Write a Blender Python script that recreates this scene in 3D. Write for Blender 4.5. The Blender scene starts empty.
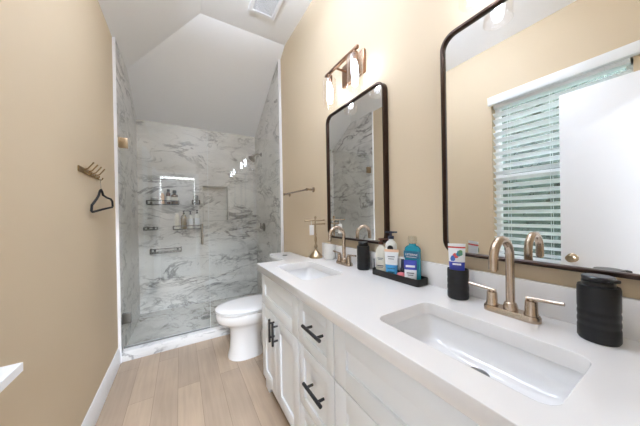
import bpy, bmesh, math, random
from mathutils import Vector, Matrix

random.seed(7)
SC = bpy.context.scene
COL = SC.collection
PI = math.pi


def lin(c):
    c = c / 255.0
    return c / 12.92 if c <= 0.04045 else ((c + 0.055) / 1.055) ** 2.4


def rgb(r, g, b):
    return (lin(r), lin(g), lin(b), 1.0)


# ------------------------------------------------------------------ camera, world, exposure
cam_data = bpy.data.cameras.new('camera')
cam = bpy.data.objects.new('camera', cam_data)
COL.objects.link(cam)
cam_data.sensor_width = 36.0
cam_data.lens = 13.053
cam_data.shift_y = 0.0031
cam_data.clip_start = 0.01
yaw, pitch, roll = math.radians(30.922), math.radians(-0.197), math.radians(-1.01)
fwd = Vector((math.sin(yaw) * math.cos(pitch), math.cos(yaw) * math.cos(pitch), 0))
fwd = (fwd.normalized() * math.cos(pitch) + Vector((0, 0, math.sin(pitch)))).normalized()
right = Vector((math.cos(yaw), -math.sin(yaw), 0))
up = right.cross(fwd)
right2 = right * math.cos(roll) + up * math.sin(roll)
up2 = right2.cross(fwd)
cam.matrix_world = Matrix(((right2.x, up2.x, -fwd.x, 0), (right2.y, up2.y, -fwd.y, 0),
                           (right2.z, up2.z, -fwd.z, 1.25), (0, 0, 0, 1)))
SC.camera = cam

SC.view_settings.view_transform = 'Standard'
SC.view_settings.look = 'None'
SC.view_settings.gamma = 1.0
SC.view_settings.use_curve_mapping = False
SC.view_settings.exposure = 0.6
SC.cycles.max_bounces = 14
SC.cycles.diffuse_bounces = 6
SC.cycles.glossy_bounces = 6
SC.cycles.transparent_max_bounces = 24
SC.cycles.use_denoising = True
SC.cycles.sample_clamp_indirect = 6.0

world = bpy.data.worlds.new('daylight')
SC.world = world
world.use_nodes = True
bg = world.node_tree.nodes['Background']
bg.inputs[0].default_value = (0.80, 0.92, 1.0, 1)
WORLD = 15.0
bg.inputs[1].default_value = WORLD

FILL_BOWL = 26.0  # glow of the added hanging bowl, an unseen fill source
FILL_UPWARD = 150.0     # emission of the added bowl's upward ring
BEDROOM_FILL = 310.0  # glow of the added bedroom dome, fill through the doorway
BULB = 20.0


# ------------------------------------------------------------------ materials
def mat(name, col=(0.8, 0.8, 0.8, 1), rough=0.5, metal=0.0, spec=0.5, noise=0.0, nscale=30.0, bump=0.0, coat=0.0,
        stretch=(1, 1, 1)):
    m = bpy.data.materials.new(name)
    m.use_nodes = True
    nt = m.node_tree
    p = nt.nodes['Principled BSDF']
    p.inputs['Base Color'].default_value = col
    p.inputs['Roughness'].default_value = rough
    p.inputs['Metallic'].default_value = metal
    p.inputs['Specular IOR Level'].default_value = spec
    p.inputs['Coat Weight'].default_value = coat
    tc = nt.nodes.new('ShaderNodeTexCoord')
    mp = nt.nodes.new('ShaderNodeMapping')
    mp.inputs['Scale'].default_value = stretch
    nz = nt.nodes.new('ShaderNodeTexNoise')
    nz.inputs['Scale'].default_value = nscale
    nz.inputs['Detail'].default_value = 4
    nt.links.new(tc.outputs['Object'], mp.inputs[0])
    nt.links.new(mp.outputs[0], nz.inputs['Vector'])
    if noise > 0:
        mx = nt.nodes.new('ShaderNodeMix')
        mx.data_type = 'RGBA'
        k = 1 - noise
        mx.inputs[6].default_value = (col[0] * k, col[1] * k, col[2] * k, 1)
        mx.inputs[7].default_value = (min(1, col[0] * (1 + noise)), min(1, col[1] * (1 + noise)), min(1, col[2] * (1 + noise)), 1)
        nt.links.new(nz.outputs['Fac'], mx.inputs[0])
        nt.links.new(mx.outputs[2], p.inputs['Base Color'])
    if bump > 0:
        b = nt.nodes.new('ShaderNodeBump')
        b.inputs['Strength'].default_value = bump
        b.inputs['Distance'].default_value = 0.002
        nt.links.new(nz.outputs['Fac'], b.inputs['Height'])
        nt.links.new(b.outputs[0], p.inputs['Normal'])
    return m


def glow(name, col, strength):
    m = bpy.data.materials.new(name)
    m.use_nodes = True
    nt = m.node_tree
    nt.nodes.remove(nt.nodes['Principled BSDF'])
    e = nt.nodes.new('ShaderNodeEmission')
    e.inputs[0].default_value = col
    e.inputs[1].default_value = strength
    nt.links.new(e.outputs[0], nt.nodes['Material Output'].inputs[0])
    return m


def glass(name, tint=(0.97, 0.985, 0.98, 1), f0=0.04, rough=0.0):
    m = bpy.data.materials.new(name)
    m.use_nodes = True
    nt = m.node_tree
    nt.nodes.remove(nt.nodes['Principled BSDF'])
    t = nt.nodes.new('ShaderNodeBsdfTransparent')
    t.inputs[0].default_value = tint
    g = nt.nodes.new('ShaderNodeBsdfGlossy')
    g.inputs['Color'].default_value = (1, 1, 1, 1)
    g.inputs['Roughness'].default_value = rough
    lw = nt.nodes.new('ShaderNodeLayerWeight')
    lw.inputs[0].default_value = 0.5
    pw = nt.nodes.new('ShaderNodeMath'); pw.operation = 'POWER'; pw.inputs[1].default_value = 5
    ml = nt.nodes.new('ShaderNodeMath'); ml.operation = 'MULTIPLY_ADD'
    ml.inputs[1].default_value = 1 - f0; ml.inputs[2].default_value = f0
    nt.links.new(lw.outputs['Facing'], pw.inputs[0])
    nt.links.new(pw.outputs[0], ml.inputs[0])
    mx = nt.nodes.new('ShaderNodeMixShader')
    nt.links.new(ml.outputs[0], mx.inputs[0])
    nt.links.new(t.outputs[0], mx.inputs[1])
    nt.links.new(g.outputs[0], mx.inputs[2])
    nt.links.new(mx.outputs[0], nt.nodes['Material Output'].inputs[0])
    return m


def marble(name, base, vein, rough=0.3, scale=1.0, seed=0.0):
    m = bpy.data.materials.new(name)
    m.use_nodes = True
    nt = m.node_tree
    N, L = nt.nodes, nt.links
    p = N['Principled BSDF']
    p.inputs['Roughness'].default_value = rough
    tc = N.new('ShaderNodeTexCoord')
    mp = N.new('ShaderNodeMapping')
    mp.inputs['Location'].default_value = (seed, seed * 1.7, seed * 0.6)
    mp.inputs['Rotation'].default_value = (0.35, 0.5, 0.3)
    mp.inputs['Scale'].default_value = (0.75 * scale, 0.75 * scale, 1.75 * scale)
    L.new(tc.outputs['Object'], mp.inputs[0])

    def ridge(sc, width, det, dist, off):
        mo = N.new('ShaderNodeMapping')
        mo.inputs['Location'].default_value = (off, off * 0.5, -off)
        L.new(mp.outputs[0], mo.inputs[0])
        n = N.new('ShaderNodeTexNoise')
        n.inputs['Scale'].default_value = sc
        n.inputs['Detail'].default_value = det
        n.inputs['Roughness'].default_value = 0.6
        n.inputs['Distortion'].default_value = dist
        L.new(mo.outputs[0], n.inputs['Vector'])
        s = N.new('ShaderNodeMath'); s.operation = 'SUBTRACT'; s.inputs[1].default_value = 0.5
        L.new(n.outputs['Fac'], s.inputs[0])
        a = N.new('ShaderNodeMath'); a.operation = 'ABSOLUTE'
        L.new(s.outputs[0], a.inputs[0])
        r = N.new('ShaderNodeMapRange')
        r.interpolation_type = 'SMOOTHSTEP'
        r.inputs['From Min'].default_value = 0.0
        r.inputs['From Max'].default_value = width
        r.inputs['To Min'].default_value = 1.0
        r.inputs['To Max'].default_value = 0.0
        L.new(a.outputs[0], r.inputs['Value'])
        return r.outputs[0]

    def mask(sc, lo, hi, off):
        mo = N.new('ShaderNodeMapping')
        mo.inputs['Location'].default_value = (off, -off, off * 0.3)
        L.new(mp.outputs[0], mo.inputs[0])
        n = N.new('ShaderNodeTexNoise')
        n.inputs['Scale'].default_value = sc
        n.inputs['Detail'].default_value = 2
        L.new(mo.outputs[0], n.inputs['Vector'])
        r = N.new('ShaderNodeMapRange')
        r.inputs['From Min'].default_value = lo
        r.inputs['From Max'].default_value = hi
        L.new(n.outputs['Fac'], r.inputs['Value'])
        return r.outputs[0]

    def mul(a, b, k=1.0):
        x = N.new('ShaderNodeMath'); x.operation = 'MULTIPLY'
        L.new(a, x.inputs[0]); L.new(b, x.inputs[1])
        y = N.new('ShaderNodeMath'); y.operation = 'MULTIPLY'; y.inputs[1].default_value = k
        L.new(x.outputs[0], y.inputs[0])
        return y.outputs[0]

    v1 = mul(ridge(1.7, 0.035, 6, 0.9, 0), mask(2.2, 0.40, 0.60, 3), 0.9)
    v2 = mul(ridge(3.4, 0.03, 5, 1.2, 5), mask(3.0, 0.40, 0.62, 9), 0.65)
    v3 = mul(ridge(1.4, 0.16, 5, 1.0, 2), mask(1.6, 0.40, 0.70, 6), 0.42)
    ad = N.new('ShaderNodeMath'); ad.operation = 'ADD'; L.new(v1, ad.inputs[0]); L.new(v2, ad.inputs[1])
    ad2 = N.new('ShaderNodeMath'); ad2.operation = 'ADD'; ad2.use_clamp = True
    L.new(ad.outputs[0], ad2.inputs[0]); L.new(v3, ad2.inputs[1])
    mx = N.new('ShaderNodeMix'); mx.data_type = 'RGBA'
    mx.inputs[6].default_value = base
    mx.inputs[7].default_value = vein
    L.new(ad2.outputs[0], mx.inputs[0])
    L.new(mx.outputs[2], p.inputs['Base Color'])
    return m


def planks(name):
    m = bpy.data.materials.new(name)
    m.use_nodes = True
    nt = m.node_tree
    N, L = nt.nodes, nt.links
    p = N['Principled BSDF']
    p.inputs['Roughness'].default_value = 0.42
    tc = N.new('ShaderNodeTexCoord')
    sp = N.new('ShaderNodeSeparateXYZ'); L.new(tc.outputs['Object'], sp.inputs[0])
    ax = N.new('ShaderNodeMath'); ax.operation = 'ADD'; ax.inputs[1].default_value = 0.04 + 0.1425 * 20
    L.new(sp.outputs[0], ax.inputs[0])
    cb = N.new('ShaderNodeCombineXYZ'); L.new(sp.outputs[1], cb.inputs[0]); L.new(ax.outputs[0], cb.inputs[1])
    br = N.new('ShaderNodeTexBrick')
    br.offset = 0.37
    br.inputs['Scale'].default_value = 1.0
    br.inputs['Brick Width'].default_value = 1.22
    br.inputs['Row Height'].default_value = 0.1425
    br.inputs['Mortar Size'].default_value = 0.0011
    br.inputs['Mortar Smooth'].default_value = 0.2
    br.inputs['Color1'].default_value = rgb(184, 163, 141)
    br.inputs['Color2'].default_value = rgb(166, 147, 128)
    br.inputs['Mortar'].default_value = rgb(124, 106, 90)
    L.new(cb.outputs[0], br.inputs['Vector'])
    mp = N.new('ShaderNodeMapping'); mp.inputs['Scale'].default_value = (22, 1.4, 1)
    L.new(tc.outputs['Object'], mp.inputs[0])
    nz = N.new('ShaderNodeTexNoise'); nz.inputs['Scale'].default_value = 2.2; nz.inputs['Detail'].default_value = 6
    nz.inputs['Distortion'].default_value = 0.6
    L.new(mp.outputs[0], nz.inputs['Vector'])
    n2 = N.new('ShaderNodeTexNoise'); n2.inputs['Scale'].default_value = 3.0; n2.inputs['Detail'].default_value = 2
    L.new(tc.outputs['Object'], n2.inputs['Vector'])
    av = N.new('ShaderNodeMath'); av.operation = 'ADD'
    L.new(nz.outputs['Fac'], av.inputs[0]); L.new(n2.outputs['Fac'], av.inputs[1])
    mr = N.new('ShaderNodeMapRange')
    mr.inputs['From Min'].default_value = 0.6; mr.inputs['From Max'].default_value = 1.4
    mr.inputs['To Min'].default_value = 0.82; mr.inputs['To Max'].default_value = 1.1
    L.new(av.outputs[0], mr.inputs['Value'])
    mx = N.new('ShaderNodeMix'); mx.data_type = 'RGBA'; mx.blend_type = 'MULTIPLY'
    mx.inputs[0].default_value = 1.0
    L.new(br.outputs['Color'], mx.inputs[6]); L.new(mr.outputs[0], mx.inputs[7])
    L.new(mx.outputs[2], p.inputs['Base Color'])
    return m


M_TAN = mat('tan_wall_paint', rgb(207, 189, 161), 0.75, noise=0.02, nscale=3, bump=0.06)
M_TAUPE = mat('taupe_bedroom_paint', rgb(140, 130, 120), 0.8, noise=0.02, nscale=3)
M_CEIL = mat('white_ceiling_paint', rgb(244, 244, 243), 0.9, noise=0.01, nscale=60, bump=0.05)
M_TRIM = mat('white_trim_paint', rgb(245, 246, 248), 0.35, noise=0.01, nscale=8)
M_CAB = mat('white_cabinet_paint', rgb(243, 248, 252), 0.3, noise=0.01, nscale=8)
M_TOE = mat('cabinet_toe_board', rgb(200, 200, 200), 0.5, noise=0.02)  # toe kick board, one even grey
M_QUARTZ = mat('white_quartz', rgb(240, 238, 236), 0.14, noise=0.012, nscale=14)
M_PORC = mat('white_porcelain', rgb(240, 240, 240), 0.14, noise=0.005, nscale=10, coat=0.1)
M_SEAT = mat('white_seat_plastic', rgb(240, 240, 240), 0.2, noise=0.005)
M_MARBLE = marble('marble_tile', rgb(221, 219, 215), rgb(138, 136, 133), seed=1.3)
M_MARBLE_FLOOR = marble('marble_floor_tile', rgb(205, 203, 197), rgb(135, 132, 126), rough=0.25, scale=2.0, seed=4.0)
M_CURB = marble('marble_curb', rgb(233, 233, 232), rgb(170, 170, 170), rough=0.2, scale=1.2, seed=7.0)
M_FLOOR = planks('oak_vinyl_planks')
M_NICKEL = mat('brushed_nickel', rgb(192, 174, 156), 0.27, 1.0, noise=0.08, nscale=60, stretch=(1, 1, 12))
M_BRONZE = mat('brushed_bronze', rgb(150, 118, 96), 0.3, 1.0, noise=0.06, nscale=60)
M_BRASS = mat('aged_brass', rgb(150, 126, 90), 0.33, 1.0, noise=0.08, nscale=40)
M_STAND = mat('champagne_metal', rgb(172, 152, 124), 0.3, 1.0, noise=0.08, nscale=40)
M_CHROME = mat('chrome', rgb(200, 200, 198), 0.14, 1.0, noise=0.02)
M_STEEL = mat('satin_steel', rgb(130, 130, 126), 0.3, 1.0, noise=0.04)
M_BLACKMET = mat('black_metal', rgb(38, 38, 40), 0.38, 0.3, noise=0.1)
M_HANDLE = mat('matte_black_pull', rgb(48, 49, 52), 0.42, 0.2, noise=0.1)
M_FRAME = mat('dark_bronze_frame', rgb(60, 44, 36), 0.3, 0.8, noise=0.1)
M_MIRROR = mat('mirror_silver', (0.90, 0.91, 0.91, 1), 0.0, 1.0, noise=0.002)
M_GLASS = glass('shower_glass', (0.975, 0.985, 0.98, 1), 0.045)
M_LAMPGLASS = glass('lamp_glass', (0.985, 0.975, 0.965, 1), 0.05)
M_PANE = glass('window_glass', (0.97, 0.99, 0.99, 1), 0.04)
M_CLEARPL = glass('clear_plastic', (0.90, 0.90, 0.89, 1), 0.06, 0.05)
M_EDGE = mat('clear_edge_seal', rgb(228, 232, 230), 0.2, noise=0.01)
M_BULB = glow('bulb_filament', (0.80, 0.89, 1.06, 1), BULB)
M_CARPET = mat('grey_carpet', rgb(84, 80, 76), 0.95, noise=0.2, nscale=200)
M_SHADE = mat('dark_shade_fabric', rgb(60, 58, 56), 0.9, noise=0.1, nscale=200)
M_DAYPANE = glow('daylit_pane', (0.93, 0.98, 1.0, 1), 8.0)
M_FILL_BOWL = glow('fill_bowl_glow', (0.82, 0.93, 1.15, 1), FILL_BOWL)
M_FILL_UP = glow('fill_upward_glow', (0.81, 0.93, 1.14, 1), FILL_UPWARD)
M_FILL_DOME = glow('bedroom_fill_glow', (0.84, 0.92, 1.04, 1), BEDROOM_FILL)
M_BLIND = mat('white_blind_slat', rgb(240, 243, 244), 0.45, noise=0.01)
M_CORD = mat('blind_cord', rgb(225, 228, 228), 0.7, noise=0.02)
M_BLACKRES = mat('black_resin', rgb(22, 22, 23), 0.42, spec=0.35, noise=0.15, nscale=60)
M_TRAY = mat('dark_tray_resin', rgb(30, 27, 26), 0.45, spec=0.35, noise=0.15, nscale=60)
M_NTRIM = mat('pale_grey_trim', rgb(196, 195, 190), 0.4, noise=0.03)
M_WIRE = mat('dark_wire', rgb(92, 90, 84), 0.4, 0.8, noise=0.05)
M_RUBBER = mat('grey_seal', rgb(120, 120, 118), 0.5, noise=0.05)
M_DARK = mat('dark_slot', rgb(70, 70, 70), 0.6, noise=0.05)
M_VELVET = mat('black_velvet', rgb(22, 20, 20), 0.9, noise=0.2, nscale=200, bump=0.2)
M_WHITEPL = mat('white_plastic', rgb(238, 236, 230), 0.35, noise=0.01)
M_CREAM = mat('cream_plastic', rgb(232, 228, 214), 0.4, noise=0.01)
M_NAVY = mat('navy_plastic', rgb(34, 42, 66), 0.35, noise=0.05)
M_BROWNPL = mat('brown_plastic', rgb(92, 52, 34), 0.35, noise=0.06)
M_PEACH = mat('peach_plastic', rgb(236, 196, 164), 0.4, noise=0.02)
M_BLUE = mat('sky_blue_print', rgb(68, 160, 214), 0.35, noise=0.02)
M_DBLUE = mat('deep_blue_print', rgb(52, 66, 170), 0.3, noise=0.05)
M_TEAL = mat('teal_mouthwash', rgb(30, 140, 160), 0.12, noise=0.05, coat=0.4)
M_DTEAL = mat('dark_teal_label', rgb(18, 96, 128), 0.3, noise=0.04)
M_PRINT = mat('white_print', rgb(242, 244, 246), 0.5, noise=0.01)
M_GPRINT = mat('grey_print', rgb(110, 112, 116), 0.5, noise=0.03)
M_PINK = mat('pink_plastic', rgb(232, 128, 138), 0.35, noise=0.03)
M_AMBER = mat('amber_glass', rgb(96, 66, 30), 0.12, noise=0.1, coat=0.5)
M_OLIVE = mat('amber_olive_glass', rgb(104, 86, 44), 0.15, noise=0.1, coat=0.4)
M_BLACKPL = mat('black_plastic', rgb(18, 18, 18), 0.35, noise=0.1)
M_RED = mat('red_print', rgb(206, 66, 60), 0.4, noise=0.04)
M_LEAF = mat('hedge_leaf', rgb(36, 50, 42), 0.6, noise=0.5, nscale=2.5)
M_BARK = mat('bark', rgb(90, 74, 60), 0.9, noise=0.2)
M_LAWN = mat('ground_grass', rgb(92, 110, 70), 0.9, noise=0.3, nscale=6)
M_BRUSH = mat('pale_bristle', rgb(200, 196, 186), 0.6, noise=0.1)


# ------------------------------------------------------------------ geometry helpers
class G:
    def __init__(self):
        self.bm = bmesh.new()

    def face(self, pts):
        return self.bm.faces.new([self.bm.verts.new(p) for p in pts])

    def box(self, x0, x1, y0, y1, z0, z1, bev=0.0, seg=2, mtx=None):
        b = bmesh.new()
        bmesh.ops.create_cube(b, size=1)
        for v in b.verts:
            v.co = Vector(((x0 + x1) / 2 + v.co.x * (x1 - x0), (y0 + y1) / 2 + v.co.y * (y1 - y0), (z0 + z1) / 2 + v.co.z * (z1 - z0)))
        if bev > 0:
            bmesh.ops.bevel(b, geom=b.edges[:], offset=bev, segments=seg, profile=0.5, affect='EDGES')
        if mtx:
            b.transform(mtx)
        self.merge(b)
        return self

    def merge(self, b):
        me = bpy.data.meshes.new('tmp')
        b.to_mesh(me)
        b.free()
        self.bm.from_mesh(me)
        bpy.data.meshes.remove(me)

    def loft(self, rings, cap0=True, cap1=True, closed=True):
        vs = [[self.bm.verts.new(p) for p in r] for r in rings]
        n = len(rings[0])
        for a, b in zip(vs, vs[1:]):
            for i in range(n if closed else n - 1):
                j = (i + 1) % n
                self.bm.faces.new((a[i], a[j], b[j], b[i]))
        if cap0:
            self.bm.faces.new(list(reversed(vs[0])))
        if cap1:
            self.bm.faces.new(vs[-1])
        return self

    def lathe(self, prof, c=(0, 0, 0), n=32, axis=(0, 0, 1), cap0=True, cap1=True):
        ax = Vector(axis).normalized()
        q = Vector((0, 0, 1)).rotation_difference(ax).to_matrix()
        c = Vector(c)
        rings = []
        for r, z in prof:
            r = max(r, 1e-5)
            rings.append([c + q @ Vector((r * math.cos(2 * PI * i / n), r * math.sin(2 * PI * i / n), z)) for i in range(n)])
        return self.loft(rings, cap0, cap1)

    def tube(self, pts, r, n=12, closed=False):
        pts = [Vector(p) for p in pts]
        rad = r if isinstance(r, (list, tuple)) else [r] * len(pts)
        rings = []
        prev = None
        m = len(pts)
        for i, p in enumerate(pts):
            if closed:
                t = (pts[(i + 1) % m] - pts[i - 1]).normalized()
            else:
                t = (pts[min(i + 1, m - 1)] - pts[max(i - 1, 0)]).normalized()
            if prev is None:
                a = Vector((0, 0, 1)) if abs(t.z) < 0.9 else Vector((1, 0, 0))
                u = t.cross(a).normalized()
            else:
                u = (prev - t * prev.dot(t)).normalized()
            prev = u
            w = t.cross(u)
            rings.append([p + (u * math.cos(2 * PI * k / n) + w * math.sin(2 * PI * k / n)) * rad[i] for k in range(n)])
        if closed:
            rings.append(rings[0])
            return self.loft(rings, False, False)
        return self.loft(rings)

    def prism(self, poly, axis, a, b):
        """2D polygon pushed along axis ('x','y','z') from a to b."""
        def p3(q, t):
            return {'x': (t, q[0], q[1]), 'y': (q[0], t, q[1]), 'z': (q[0], q[1], t)}[axis]
        return self.loft([[p3(q, a) for q in poly], [p3(q, b) for q in poly]])

    def rot(self, m):
        self.bm.transform(m)
        return self

    def build(self, name, material, parent=None, origin=None, smooth=True, angle=35):
        bmesh.ops.remove_doubles(self.bm, verts=self.bm.verts[:], dist=1e-6)
        bmesh.ops.recalc_face_normals(self.bm, faces=self.bm.faces[:])
        me = bpy.data.meshes.new(name)
        if parent is not None:
            org = ORG[parent.name]
        elif origin is not None:
            org = Vector(origin)
        else:
            xs = [v.co for v in self.bm.verts]
            org = Vector((sum(v.x for v in xs) / len(xs), sum(v.y for v in xs) / len(xs), min(v.z for v in xs)))
        for v in self.bm.verts:
            v.co -= org
        if smooth:
            for f in self.bm.faces:
                f.smooth = True
        self.bm.to_mesh(me)
        self.bm.free()
        if smooth:
            me.set_sharp_from_angle(angle=math.radians(angle))
        me.materials.append(material)
        o = bpy.data.objects.new(name, me)
        COL.objects.link(o)
        if parent is not None:
            o.parent = parent
        else:
            o.location = org
        ORG[o.name] = org.copy()
        return o


ORG = {}


def tag(o, label, cat, group=None):
    o['label'] = label
    o['category'] = cat
    if group:
        o['group'] = group
    return o


def thing(name, label, cat, loc, group=None):
    o = bpy.data.objects.new(name, None)
    o.empty_display_size = 0.05
    COL.objects.link(o)
    o.location = loc
    ORG[o.name] = Vector(loc)
    return tag(o, label, cat, group)


def struct(o):
    o['kind'] = 'structure'
    return o


def copy_tree(o, parent=None):
    c = o.copy()
    COL.objects.link(c)
    if parent is not None:
        c.parent = parent
    for ch in list(o.children):
        copy_tree(ch, c)
    return c


def dup(o, loc, label, rz=None):
    c = copy_tree(o)
    c.location = loc
    c['label'] = label
    if rz is not None:
        c.rotation_euler.z = rz
    return c


def rrect(cx, cy, w, d, r, n=6):
    """rounded rectangle outline, counter-clockwise"""
    out = []
    for sx, sy, a0 in ((1, 1, 0), (-1, 1, 90), (-1, -1, 180), (1, -1, 270)):
        for k in range(n + 1):
            a = math.radians(a0 + 90 * k / n)
            out.append((cx + sx * (w / 2 - r) + r * math.cos(a), cy + sy * (d / 2 - r) + r * math.sin(a)))
    return out


def rr3(cx, cy, w, d, r, z, n=6):
    return [(x, y, z) for x, y in rrect(cx, cy, w, d, r, n)]


def arc(c, r, a0, a1, n, plane='xz', other=0.0):
    out = []
    for k in range(n + 1):
        a = math.radians(a0 + (a1 - a0) * k / n)
        u, v = c[0] + r * math.cos(a), c[1] + r * math.sin(a)
        out.append({'xz': (u, other, v), 'yz': (other, u, v), 'xy': (u, v, other)}[plane])
    return out


def text_obj(txt, size, m, parent, loc, rot, name='label'):
    cu = bpy.data.curves.new('lettering', 'FONT')
    cu.body = txt
    cu.size = size
    cu.align_x = 'CENTER'
    cu.align_y = 'CENTER'
    cu.extrude = 0.0002
    tmp = bpy.data.objects.new('lettering', cu)
    COL.objects.link(tmp)
    dg = bpy.context.evaluated_depsgraph_get()
    me = bpy.data.meshes.new_from_object(tmp.evaluated_get(dg))
    bpy.data.objects.remove(tmp)
    me.transform(Matrix.Translation(loc) @ rot)
    me.materials.clear()
    me.materials.append(m)
    o = bpy.data.objects.new(name, me)
    COL.objects.link(o)
    o.parent = parent
    ORG[o.name] = ORG[parent.name]
    return o


# ------------------------------------------------------------------ room shell
XL, XR, YB, YF = -0.479, 1.045, 3.66, -0.10
YS = 2.60          # where the shower begins
ZL, ZF = 2.79, 3.174
XA, YA = 0.189, 2.458
KB = (ZF - 2.48) / (YB - YA)          # fall of the ceiling towards the back wall
YL = YA + (ZF - ZL) / KB              # where it meets the left wall's top


def zback(y):
    return ZF - KB * (y - YA)


g = G(); g.box(XL - 0.14, XR + 0.14, YF - 0.14, YS + 0.02, -0.1, 0)
struct(g.build('floor', M_FLOOR, origin=(0, 0, 0)))

# left wall with the window opening
W0, W1, WZ0, WZ1 = 0.24, 1.038, 0.802, 2.25
g = G()
xo = XL - 0.14
g.prism([(W1, 0), (YB + 0.1, 0), (YB + 0.1, zback(YB + 0.1)), (YL, ZL), (W1, ZL)], 'x', xo, XL)
g.box(xo, XL, W0, W1, 0, WZ0)
g.box(xo, XL, W0, W1, WZ1, ZL)
g.box(xo, XL, YF - 0.14, W0, 0, ZL)
struct(g.build('wall_left', M_TAN, origin=(0, 0, 0)))

g = G()
g.prism([(YF - 0.14, 0), (YB + 0.1, 0), (YB + 0.1, zback(YB + 0.1)), (YA, ZF), (YF - 0.14, ZF)], 'x', XR, XR + 0.14)
struct(g.build('wall_right', M_TAN, origin=(0, 0, 0)))

# wall with the doorway, behind the photographer
D0, D1, DZ = -0.372, 0.268, 2.07
g = G()
g.box(XL, D0, YF - 0.12, YF, 0, DZ)
g.box(D1, XR, YF - 0.12, YF, 0, DZ)
g.prism([(XL, DZ), (XR, DZ), (XR, ZF), (XA, ZF), (XL, ZL)], 'y', YF - 0.12, YF)
struct(g.build('wall_front', M_TAN, origin=(0, 0, 0)))
g = G()
cw = 0.058
g.box(D0 - cw, D0, YF - 0.001, YF + 0.012, 0, DZ + cw, 0.003)
g.box(D1, D1 + cw, YF - 0.001, YF + 0.012, 0, DZ + cw, 0.003)
g.box(D0 - cw, D1 + cw, YF - 0.001, YF + 0.014, DZ, DZ + cw, 0.003)
g.box(D0 - 0.001, D0 + 0.012, YF - 0.125, YF + 0.002, 0, DZ)
g.box(D1 - 0.012, D1 + 0.001, YF - 0.125, YF + 0.002, 0, DZ)
g.box(D0, D1, YF - 0.125, YF + 0.002, DZ - 0.012, DZ + 0.001)
struct(g.build('trim_3', M_TRIM, origin=(0, 0, 0)))

# ceiling: flat strip, slope along the left wall, slope down to the shower's back wall
e = 0.13
g = G()
T = 0.12


def slab(pts):
    g.loft([pts, [(x, y, z + T) for x, y, z in pts]])


slab([(XA, YF - e, ZF), (XR + e, YF - e, ZF), (XR + e, YA, ZF), (XA, YA, ZF)])
slab([(XL - e, YF - e, ZL - e * (ZF - ZL) / (XA - XL)), (XA, YF - e, ZF), (XA, YA, ZF), (XL - e, YL + e * (YL - YA) / (XA - XL), ZL - e * (ZF - ZL) / (XA - XL))])
slab([(XA, YA, ZF), (XR + e, YA, ZF), (XR + e, YB + e, zback(YB + e)), (XL - e, YB + e, zback(YB + e)),
      (XL - e, YL + e * (YL - YA) / (XA - XL), ZL - e * (ZF - ZL) / (XA - XL))])
struct(g.build('ceiling', M_CEIL, origin=(0, 0, 0), smooth=False))

# shower: tiled walls, floor, curb, white edge trims
TT = 0.028
TL_ = 0.019
g = G()
g.prism([(YS + 0.004, 0), (YB, 0), (YB, zback(YB) + 0.01), (YL, ZL + 0.005), (YS + 0.004, ZL + 0.005)], 'x', XL - 0.001, XL + TL_)
struct(g.build('wall_shower_left', M_MARBLE, origin=(0, 0, 0)))
g = G()
g.prism([(YS + 0.004, 0), (YB, 0), (YB, zback(YB) + 0.005), (YS + 0.004, zback(YS + 0.004) + 0.005)], 'x', XR - TT, XR + 0.001)
struct(g.build('wall_shower_right', M_MARBLE, origin=(0, 0, 0)))
NX0, NX1, NZ0, NZ1 = 0.274, 0.598, 1.187, 1.677
g = G()
yb2 = YB + 0.13
zt = zback(YB) + 0.01
g.box(XL, NX0, YB, yb2, 0, zt)
g.box(NX1, XR, YB, yb2, 0, zt)
g.box(NX0, NX1, YB, yb2, 0, NZ0)
g.box(NX0, NX1, YB, yb2, NZ1, zt)
g.box(NX0, NX1, YB + 0.085, yb2, NZ0, NZ1)
struct(g.build('wall_back', M_MARBLE, origin=(0, 0, 0)))
g = G()
w = 0.009
for a, b, c, d in ((NX0 - w, NX0, NZ0 - w, NZ1 + w), (NX1, NX1 + w, NZ0 - w, NZ1 + w), (NX0, NX1, NZ0 - w, NZ0), (NX0, NX1, NZ1, NZ1 + w)):
    g.box(a, b, YB - 0.003, YB + 0.004, c, d)
struct(g.build('trim_4', M_NTRIM, origin=(0, 0, 0)))
g = G(); g.box(XL, XR, YS + 0.08, YB + 0.01, -0.08, 0.035)
struct(g.build('floor_shower', M_MARBLE_FLOOR, origin=(0, 0, 0)))
g = G(); g.box(XL + TL_ - 0.012, XR - TT + 0.012, YS + 0.002, YS + 0.12, 0.0, 0.087, 0.003)
struct(g.build('trim_5', M_CURB, origin=(0, 0, 0)))
g = G()
g.prism([(XL, 0.0), (XL + TL_ + 0.002, 0.0), (XL + TL_ + 0.002, ZL + 0.01), (XL, ZL)], 'y', YS - 0.006, YS + 0.006)
struct(g.build('trim_1', M_TRIM, origin=(0, 0, 0)))
g = G()
zt = zback(YS)
g.prism([(XR - TT - 0.002, 0.0), (XR, 0.0), (XR, zt), (XR - TT - 0.002, zt)], 'y', YS - 0.006, YS + 0.006)
struct(g.build('trim_2', M_TRIM, origin=(0, 0, 0)))

# baseboards
prof = [(0, 0), (0.014, 0), (0.014, 0.095), (0.011, 0.103), (0.011, 0.113), (0.007, 0.12), (0.006, 0.134), (0.003, 0.14), (0, 0.14)]
g = G()
g.prism([(XL + a, b) for a, b in prof], 'y', 0.6, YS - 0.006)
struct(g.build('baseboard_left', M_TRIM, origin=(0, 0, 0)))
g = G()
g.prism([(XR - a, b) for a, b in prof], 'y', 1.68, YS - 0.006)
struct(g.build('baseboard_right', M_TRIM, origin=(0, 0, 0)))

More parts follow.
